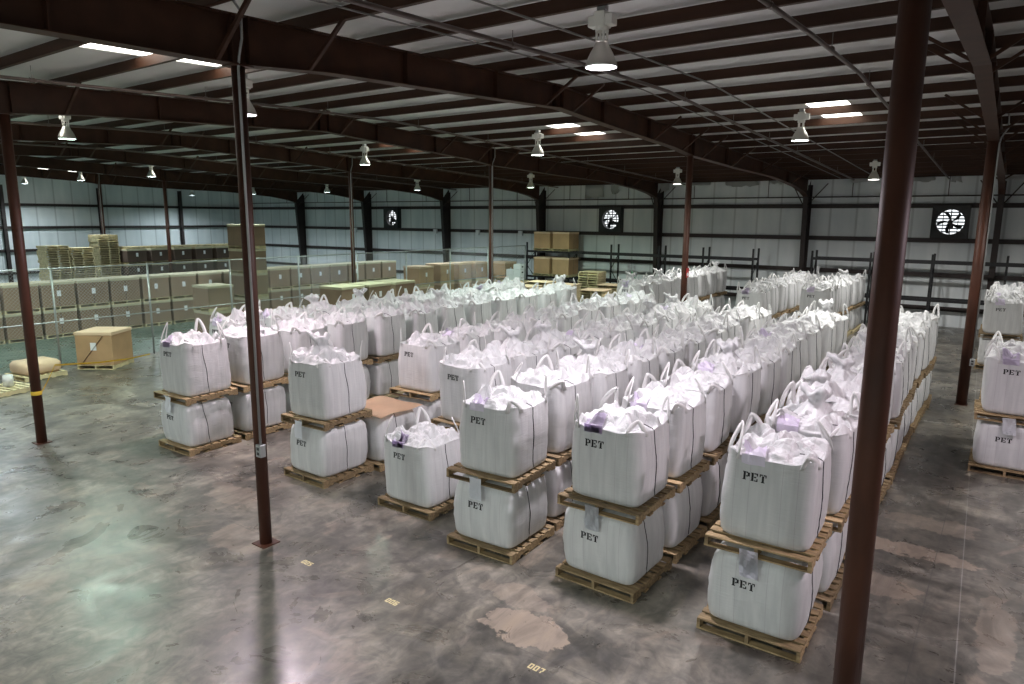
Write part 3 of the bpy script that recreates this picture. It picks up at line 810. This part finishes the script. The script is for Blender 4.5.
row(-1.23, 1.66, 11, "main block's rightmost row",
    fu={0: 'upper white bag stencilled PET, nearest the camera, beside the thick column'}, fl={0: 'lower white bag stencilled PET, nearest the camera, pouch hanging on it'}, first_v=0, hide_from=99)
row(-3.17, 1.68, 10, "main block's second row from right", fu={0: 'upper white PET bag at front centre, second row from the right'}, fl={0: 'lower white PET bag at front centre, second row from the right'}, first_v=3)
row(-4.98, 1.56, 10, "main block's third row from right", fu={0: 'upper white PET bag, front of the third row, right of the single low bag'}, fl={0: 'lower white PET bag, front of the third row, right of the single low bag'}, first_v=6)
# fourth row: a single low bag in front, then pairs
stack(-6.78, 2.5, "main block's fourth row from right", 0, 'single low white PET bag standing alone on a floor pallet at front centre', 'wooden pallet under the single low white bag', False, 4, True, True, rz=.02)
row(-6.80, 1.95, 10, "main block's fourth row from right", skip=(0,))
# fifth row: pair, single bag with a cardboard sheet, pairs
NM = "main block's fifth row from right"
stack(-9.12, 2.40, NM, 0, 'upper white bag with knotted top, behind the left centre column', 'lower white bag of the pair right of the left centre column', True, 1, True, False, True, rz=-.02, rz2=.05)
pallet(-8.95, 3.55, 0, .0, 'wooden pallet under the white bag topped by a cardboard sheet', 'floor-level pallets')
bag(LOW[2], -8.95, 3.55, .13, 0, 'low white bag with a tan cardboard sheet lying on top', 'lower white bulk bags', False, False)
bm = bm_new(); vs = []
for i in range(9):
    vs.append([bm.verts.new((-.60 + 1.2 * i / 8, -.58 + 1.16 * j / 8, .022 * math.sin(i * .8 + 1) * math.sin(j * .9) - .05 * max(0, abs(j - 4) / 4 - .6) - .05 * max(0, abs(i - 4) / 4 - .6))) for j in range(9)])
for i in range(8):
    for j in range(8): bm.faces.new((vs[i][j], vs[i + 1][j], vs[i + 1][j + 1], vs[i][j + 1]))
bmesh.ops.solidify(bm, geom=list(bm.faces), thickness=.006)
single('cardboard_sheet', bm, M['lid2'], 'tan cardboard sheet lying on a low white bag', 'cardboard', None, True, 0, (-8.95, 3.55, .13 + HL + .045), .03)
for i in range(2, 11):
    stack(-8.97 if i == 2 else -9.05, 1.83 + .57 + P_ * i + .03, NM, i, 'upper white PET bag standing behind the cardboard-topped low bag' if i == 2 else '', pet=i == 2, pu=R.random() < .25, hide=i > 3)
row(-12.55, 1.33, 12, "main block's second row from left", fu={0: 'upper white PET bag at the far left front corner of the block'}, fl={0: 'lower white PET bag at the far left front corner of the block'}, first_v=8)
row(-14.45, 3.55, 10, "main block's leftmost row")
# blocks beyond the cross aisle
row(-6.8, 19.2, 7, 'left row of the back right block')
row(-4.98, 20.8, 6, 'right row of the back right block')
row(-11.2, 18.5, 8, 'single back row beyond the centre column')
# right-hand edge rows
row(.97, 9.65, 2, 'right edge row', fu={0: 'upper white PET bag cut by the right edge of the picture'}, fl={0: 'lower white PET bag cut by the right edge, pink pouch above'}, first_v=2)
row(.62, 20.8, 5, 'far right edge row')

# ------------------------------------------------------------------ cartons on pallets
def carton_parts(w, h, body, lid, label=True, strap=True, diag=False):
    P = []; a = w / 2
    bm = bm_new(); box(bm, -a, a, -a, a, 0, h - .02); P.append(('carton_body', mesh('carton_body', bm, M[body], False, .012)))
    bm = bm_new(); box(bm, -a - .012, a + .012, -a - .012, a + .012, h - .10, h); P.append(('carton_lid', mesh('carton_lid', bm, M[lid], False, .008)))
    if strap:
        bm = bm_new(); box(bm, a + .001, a + .003, -.008, .008, 0, h - .1); P.append(('strap', mesh('strap', bm, M['thread'])))
    if label:
        bm = bm_new(); box(bm, a + .003, a + .006, -.07, .07, h * .42, h * .42 + .22); P.append(('paper_label', mesh('paper_label', bm, M['paper'])))
    if diag:
        bm = bm_new(); bar(bm, (.30, -a - .004, h - .12), (-.42, -a - .004, .02), .05, .004); P.append(('strap', mesh('strap', bm, M['carton3'])))
        bm = bm_new(); box(bm, -.10, .08, -a - .012, -a - .008, h * .45, h * .45 + .24); P.append(('paper_label', mesh('paper_label', bm, M['paper'])))
    return P
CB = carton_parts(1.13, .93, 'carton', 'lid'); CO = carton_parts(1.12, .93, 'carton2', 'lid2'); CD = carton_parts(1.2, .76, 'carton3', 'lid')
CL = carton_parts(1.12, 1.02, 'carton2', 'lid2', False, False, True); CT = carton_parts(1.13, 1.03, 'carton', 'lid', False, False); CP = carton_parts(1.1, .95, 'carton2', 'lid2', False, True)
def carton(P, x, y, z, rz, lab, group, mass='large box'):
    t = thing('cardboard_box', lab, 'box', (x, y, z), rz, group)
    for n, me in P: put(n, me, t)
    return t
G1 = 'brown boxes stacked two high along the fence'
for i in range(18):
    y = 5.86 + 1.245 * (i - 3)
    for lv in (0, 1):
        z = 1.062 * lv
        w_ = ('lower', 'upper')[lv]
        far_pallet(-29.37, y, z, PI / 2, 'pallet under the %s box, %s from the left, fenced brown row' % (w_, ORD[i]), 'pallets of the fenced box row')
        carton(CB, -29.37, y, z + .131, R.uniform(-.02, .02), '%s brown cardboard box behind the fence, %s from the left' % (w_, ORD[i]), G1)
for i in range(6):
    y = 15.15 + 1.42 * i
    for lv in range(3):
        w_ = ('lowest', 'middle', 'topmost')[lv]; z = .895 * lv
        far_pallet(-42.2, y, z, .1 + PI / 2, None, 'hidden')
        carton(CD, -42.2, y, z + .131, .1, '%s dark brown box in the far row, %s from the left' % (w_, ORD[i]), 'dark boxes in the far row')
    far_pallet(-42.2, y, 2.69, .05, None, 'hidden')
for sname, x, y, n in (('left', -41.6, 10.75, 23), ('middle', -41.6, 12.0, 22), ('tallest', -42.6, 13.85, 27)):
    for i in range(n):
        far_pallet(x + R.uniform(-.04, .04), y + R.uniform(-.04, .04), .1305 * i, PI / 2 + R.uniform(-.04, .04), None, 'hidden')
# tall stack beside the left centre column, and the short one
for i in range(4):
    z = 1.075 * i
    far_pallet(-27.1, 12.93, z, 0, 'pallet under the tall four-box stack, %s level from the floor' % ORD[i], 'pallets of the tall box stack')
    carton(carton_parts(1.13, .94, 'carton', 'lid', False, False) if i == 0 else None or CT2, -27.1, 12.93, z + .131, .0, 'brown box in the tall stack behind the left centre column, %s from the floor' % ORD[i], 'tall box stack') if i else None
    if i == 0:
        CT2 = carton_parts(1.13, .94, 'carton', 'lid', False, False)
        carton(CT2, -27.1, 12.93, z + .131, .0, 'brown box in the tall stack behind the left centre column, first from the floor', 'tall box stack')
for i in range(2):
    z = 1.0 * i
    far_pallet(-24.75, 9.75, z, 0, 'pallet of the short two-box stack inside the fence, %s from the floor' % ORD[i], 'pallets of the short stack')
    carton(carton_parts(1.08, .86, 'carton', 'lid', False, False), -24.75, 9.75, z + .131, 0, '%s box of the short stack left of the white bags, inside the fence' % ('lower', 'upper')[i], 'short box stack')
# lone carton in front of the fence
far_pallet(-22.05, 4.37, 0, .62, 'pallet under the lone box at the fence', None)
carton(CL, -22.05, 4.37, .131, .62, 'lone orange-brown box with a diagonal strap standing at the fence', None)
# cartons in the lit cardboard colour, right of the long row
G2 = 'light brown boxes near the fence'
for i, (x, y) in enumerate(((-24.75, 21.45), (-25.3, 23.75), (-25.1, 25.05), (-24.9, 26.35), (-23.75, 27.6))):
    for lv in (0, 1):
        z = 1.062 * lv
        far_pallet(x, y, z, 0, 'pallet under %s light brown box, %s from the left' % (('lower', 'upper')[lv], ORD[i]), 'pallets of the light brown boxes')
        carton(CO, x, y, z + .131, 0, '%s light brown box near the fence, %s from the left' % (('lower', 'upper')[lv], ORD[i]), G2)
# two-high boxes with pale lids in front of the fence
for i, y in enumerate((12.45, 13.85, 15.25)):
    for lv in (0, 1):
        z = 1.03 * lv
        far_pallet(-20.2, y - .1, z, .05, 'pallet under the %s pale-lidded box, %s from the left, behind the bags' % (('lower', 'upper')[lv], ORD[i]), 'pallets of the pale-lidded boxes')
        carton(carton_parts(1.2, .88, 'carton', 'lid', True, False) if (i, lv) == (0, 0) else _c, -20.2, y - .1, z + .131, .05, '%s box with wide pale lid behind the bags, %s from the left' % (('lower', 'upper')[lv], ORD[i]), 'pale-lidded boxes') if (i, lv) != (0, 0) else None
        if (i, lv) == (0, 0):
            _c = carton_parts(1.2, .88, 'carton', 'lid', True, False)
            carton(_c, -20.2, y - .1, z + .131, .05, 'lower box with wide pale lid behind the bags, first from the left', 'pale-lidded boxes')
# ------------------------------------------------------------------ pallet piles beyond the aisle
def pile(x, y, n, nm, sheet=None, rz=0, dark=False):
    for i in range(n):
        far_pallet(x + R.uniform(-.02, .02), y + R.uniform(-.02, .02), .1305 * i, rz + R.uniform(-.03, .03), 'wooden pallet, %s from the floor, in the %s' % (ORD[i], nm), nm)
    if sheet:
        bm = bm_new(); box(bm, -.62, .62, -.62, .62, 0, .012)
        single('cardboard_sheet', bm, M['lid2'], 'tan cardboard sheet on top of the %s' % nm, 'cardboard', None, False, 0, (x, y, .1305 * n + .002), rz + .06)
pile(-16.6, 21.2, 11, 'near left pallet pile behind the bags', True)
pile(-18.2, 21.9, 11, 'left neighbour of the near pallet pile', True, .05)
pile(-15.3, 23.6, 10, 'near right pallet pile behind the bags', True, .1)
pile(-17.2, 23.9, 11, 'middle pallet pile behind the bags', True)
pile(-18.9, 24.4, 11, 'pallet pile left of the middle one', True, .04)
pile(-20.6, 24.2, 10, 'leftmost low pallet pile beyond the bags', True)
pile(-17.75, 27.6, 14, 'tall pallet pile right of the orange cartons', None, .1)
pile(-15.9, 26.4, 10, 'low pallet pile beside the green ramp', True)

# white cartons
for i, (dx, z) in enumerate(((0, 0), (.5, 0), (0, .3), (.5, .3), (.5, .6))):
    bm = bm_new(); box(bm, -.24, .24, -.2, .2, 0, .29)
    t = tag(put('white_box', mesh('white_box', bm, M['white'], False, .006), None, (-22.4 + dx, 26.6, 1.19 + z + .005 + .003 * i)), 'small white carton beside the light brown boxes, %s counted from the bottom left' % ORD[i], 'box', 'small white cartons')
    bm = bm_new(); box(bm, .241, .243, -.08, .08, .1, .18); put('printed_mark', mesh('printed_mark', bm, M['thread']), t)
pile(-22.15, 26.6, 9, 'pallet pile carrying small white cartons', None)

# ------------------------------------------------------------------ pallet racks on the back wall
def rack(x0, frames, ztopr, beams, lab, y0=28.85, y1=29.72):
    t = thing('pallet_rack', lab, 'rack', (x0, 0, 0), 0, 'pallet racks')
    for fx in frames:
        for y in (y0, y1):
            bm = bm_new(); box(bm, fx - x0 - .04, fx - x0 + .04, y - .04, y + .04, 0, ztopr); put('upright', mesh('upright', bm, M['black']), t)
        z = .3; s = 1
        while z < ztopr - .9:
            bm = bm_new(); a, b = (y0, y1) if s > 0 else (y1, y0); bar(bm, (fx - x0, a, z), (fx - x0, b, z + .8), .03); put('brace', mesh('brace', bm, M['black']), t); z += .8; s = -s
    for a, b in zip(frames, frames[1:]):
        for z in beams:
            for y in (y0, y1):
                bm = bm_new(); box(bm, a - x0 + .04, b - x0 - .04, y - .02, y + .02, z - .06, z + .06); put('beam', mesh('beam', bm, M['black']), t)
    return t
rack(-22.9, (-22.9, -20.0, -17.3, -14.5, -12.1, -9.6), 3.25, (1.25, 2.72), 'black pallet rack on the back wall holding two orange cartons')
rack(-6.9, (-6.9, -4.45, -2.1, .5, 3.2), 3.25, (1.3, 2.9), 'black pallet rack on the back wall right of the thick column')
for i, (x, z, l) in enumerate(((-21.8, 2.785, 'upper left'), (-20.5, 2.785, 'upper right'), (-21.8, 1.315, 'lower left'), (-20.5, 1.315, 'lower right'))):
    far_pallet(x, 29.3, z, 0, 'pallet under the %s orange carton on the rack' % l, 'pallets on the rack')
    carton(CP, x, 29.3, z + .131, 0, '%s orange carton standing on the back wall rack' % l, 'orange cartons on the rack')
# green ramp thing by the rack
t = thing('green_stand', 'green painted steel stand beside the low pallet pile', 'stand', (-14.3, 27.2, 0))
bm = bm_new(); box(bm, -.75, .95, -.4, .4, 1.45, 1.52); put('top_plate', mesh('top_plate', bm, M['green']), t)
bm = bm_new(); prism(bm, [(-.75, 1.52), (-.45, 1.52), (-.75, 2.05)], 'y', -.4, -.34); put('gusset', mesh('gusset', bm, M['green']), t)
for x, y in ((-.7, -.35), (.9, -.35), (-.7, .35), (.9, .35)):
    bm = bm_new(); box(bm, x - .03, x + .03, y - .03, y + .03, 0, 1.45); put('leg', mesh('leg', bm, M['green']), t)

# ------------------------------------------------------------------ chain-link fence
FX = -22.86
t = thing('chain_link_fence', 'grey chain-link fence across the left background', 'fence', (FX, 0, 0))
posts = [-8.8, -5.75, -2.7, .35, 3.4, 6.3, 9.33, 12.4, 15.54, 18.6, 21.8, 24.99, 28.6]
for y in posts:
    bm = bm_new(); tube(bm, [(0, y, 0), (0, y, 3.08)], .033, 10); put('post', mesh('post', bm, M['galv'], True), t)
for z, r in ((3.05, .022), (1.42, .02), (.06, .01)):
    bm = bm_new(); tube(bm, [(0, posts[0], z), (0, posts[-1], z)], r, 8); put('rail', mesh('rail', bm, M['galv'], True), t)
bm = bm_new(); g = .105; y0, y1, zt = posts[0], posts[-1], 3.02
k = y0 - zt
def clipseg(c, s):
    """wire y = c + s*z clipped to the panel"""
    pts = []
    za, zb = .05, zt
    for z in (za, zb): pts.append((c + s * z, z))
    (ya, za), (yb, zb) = pts
    def cl(ya, za, yb, zb):
        if ya > yb: ya, za, yb, zb = yb, zb, ya, za
        if yb <= y0 or ya >= y1: return None
        if ya < y0: za += (zb - za) * (y0 - ya) / (yb - ya); ya = y0
        if yb > y1: zb = za + (zb - za) * (y1 - ya) / (yb - ya); yb = y1
        return ya, za, yb, zb
    return cl(ya, za, yb, zb)
n = int((y1 - y0 + zt) / g)
for i in range(n + 1):
    for s in (1, -1):
        c = (y0 - zt + i * g) if s > 0 else (y0 + i * g)
        q = clipseg(c, s)
        if q and abs(q[0] - q[2]) > .02: bar(bm, (.004 * s, q[0], q[1]), (.004 * s, q[2], q[3]), .0045)
put('wire_mesh', mesh('wire_mesh', bm, M['galv']), t)

# yellow tape from the left column to the fence
bm = bm_new(); A = []
TP = [(-15.24, 0.1, 1.05), (-17.0, 1.05, 1.21), (-18.4, 2.03, 0.9), (-19.8, 3.17, 0.56), (-20.8, 4.45, 0.34), (-22.7, 6.07, 0.01)]
TP = [Vector(p) for p in TP]; n = 40
for i in range(n + 1):
    u = i / n * (len(TP) - 1); k = min(int(u), len(TP) - 2); p = TP[k].lerp(TP[k + 1], u - k); tw = u * 3
    A.append([bm.verts.new(p + Vector((.012 * math.cos(tw), .012 * math.sin(tw), .02 + .02 * s))) for s in (-1, 1)])
for a, b in zip(A, A[1:]): bm.faces.new((a[0], a[1], b[1], b[0]))
bmesh.ops.solidify(bm, geom=list(bm.faces), thickness=.002)
t = tag(put('barrier_tape', None), 'yellow barrier tape strung from the left column to the fence', 'tape')
put('tape_run', mesh('tape_run', bm, M['yellow']), t)
bm = bm_new(); lathe(bm, [(.097, 1.02), (.100, 1.04), (.100, 1.08), (.097, 1.10)], 20, (-15.24, 0, 0)); put('knotted_wrap', mesh('knotted_wrap', bm, M['yellow'], True), t)
# bundle and pallet at the left edge
far_pallet(-22.1, 2.45, 0, .1, 'pallet under the wrapped bundle behind the left column', None)
bm = bm_new(); pts = []
for i in range(25):
    a = 2 * PI * i / 24
box(bm, -.48, .48, -.5, .5, 0, .36)
single('wrapped_bundle', bm, M['lid2'], 'low tan bundle on a pallet behind the left column', 'bundle', None, True, .09, (-22.1, 2.45, .132), .1)
far_pallet(-20.7, 1.15, 0, .2, 'low pallet at the left edge carrying a white roll', None)
bm = bm_new(); lathe(bm, [(.0, 0), (.12, 0), (.12, .3), (.04, .3), (.04, .26), (0, .26)], 20)
single('white_roll', bm, M['film'], 'small white roll standing on the pallet at the left edge', 'roll', None, True, 0, (-20.75, 1.3, .132))

# ------------------------------------------------------------------ painted floor numbers
DG = {'0': [(0, 0, .18, 1), (.42, 0, .6, 1), (.18, .82, .42, 1), (.18, 0, .42, .18)],
      '7': [(0, .82, .6, 1), (.36, .4, .54, .82), (.22, 0, .40, .4)],
      '6': [(0, 0, .18, 1), (.18, .82, .6, 1), (.18, .42, .6, .6), (.42, 0, .6, .42), (.18, 0, .42, .18)],
      '5': [(0, .5, .18, 1), (.18, .82, .6, 1), (.18, .42, .6, .6), (.42, 0, .6, .42), (0, 0, .42, .18)]}
for s, x, y, l in (('007', -2.98, -.10, 'cream painted floor number 007 at the bottom centre'), ('006', -5.12, -.08, 'cream painted floor number between the column and 007'), ('005', -6.75, -.07, 'cream painted floor number nearest the left centre column')):
    bm = bm_new(); h = .085; xx = 0
    for ch in s:
        for a, b, c, d in DG[ch]: box(bm, (xx + a) * h, (xx + c) * h, b * h, d * h, 0, .001)
        xx += .78
    single('floor_number', bm, M['ypaint'], l, 'floor marking', 'painted floor numbers', False, 0, (x, y, .0005), 0)

# the far pallets of the store stacks and those hidden deep inside the bag rows, as one object
vs, fs = [], []; src = [v.co.copy() for v in FAR.vertices]; pol = [list(p.vertices) for p in FAR.polygons]
for x, y, z, rz in STUFF:
    b0 = len(vs); mt = Matrix.Translation((x, y, z)) @ Matrix.Rotation(rz, 4, 'Z')
    vs += [mt @ v for v in src]; fs += [[b0 + i for i in p] for p in pol]
me = bpy.data.meshes.new('far_pallets'); me.from_pydata(vs, [], fs); me.materials.append(M['wood2'])
tag(put('wooden_pallet', me), 'pale pallets stacked high in the fenced store and deep under the inner bags', 'pallets', None, 'stuff')

# ------------------------------------------------------------------ camera, world, view
f, pitch, roll, yaw = 695.69, .1764, .0068, .6221
fw = Vector((-math.sin(yaw), math.cos(yaw), 0)); rt = Vector((math.cos(yaw), math.sin(yaw), 0)); upv = Vector((0, 0, 1))
F = fw * math.cos(pitch) - upv * math.sin(pitch); U0 = upv * math.cos(pitch) + fw * math.sin(pitch)
Rv = rt * math.cos(roll) + U0 * math.sin(roll); U = U0 * math.cos(roll) - rt * math.sin(roll)
cam = bpy.data.cameras.new('camera'); co = bpy.data.objects.new('camera', cam); C.objects.link(co)
mw = Matrix.Identity(4)
for i in range(3): mw[i][0] = Rv[i]; mw[i][1] = U[i]; mw[i][2] = -F[i]
mw[0][3], mw[1][3], mw[2][3] = .717, -5.564, 4.6447
co.matrix_world = mw
cam.sensor_width = 36; cam.lens = f / 1024 * 36; cam.clip_end = 300; cam.clip_start = .05
sc.camera = co
w = bpy.data.worlds.new('world'); sc.world = w; w.use_nodes = True
w.node_tree.nodes['Background'].inputs[0].default_value = (.93, .97, 1, 1); w.node_tree.nodes['Background'].inputs[1].default_value = 1.3
sc.view_settings.view_transform = 'Standard'; sc.view_settings.look = 'None'; sc.view_settings.gamma = 1
sc.view_settings.exposure = 0.34; sc.view_settings.use_curve_mapping = False
sc.cycles.use_denoising = True
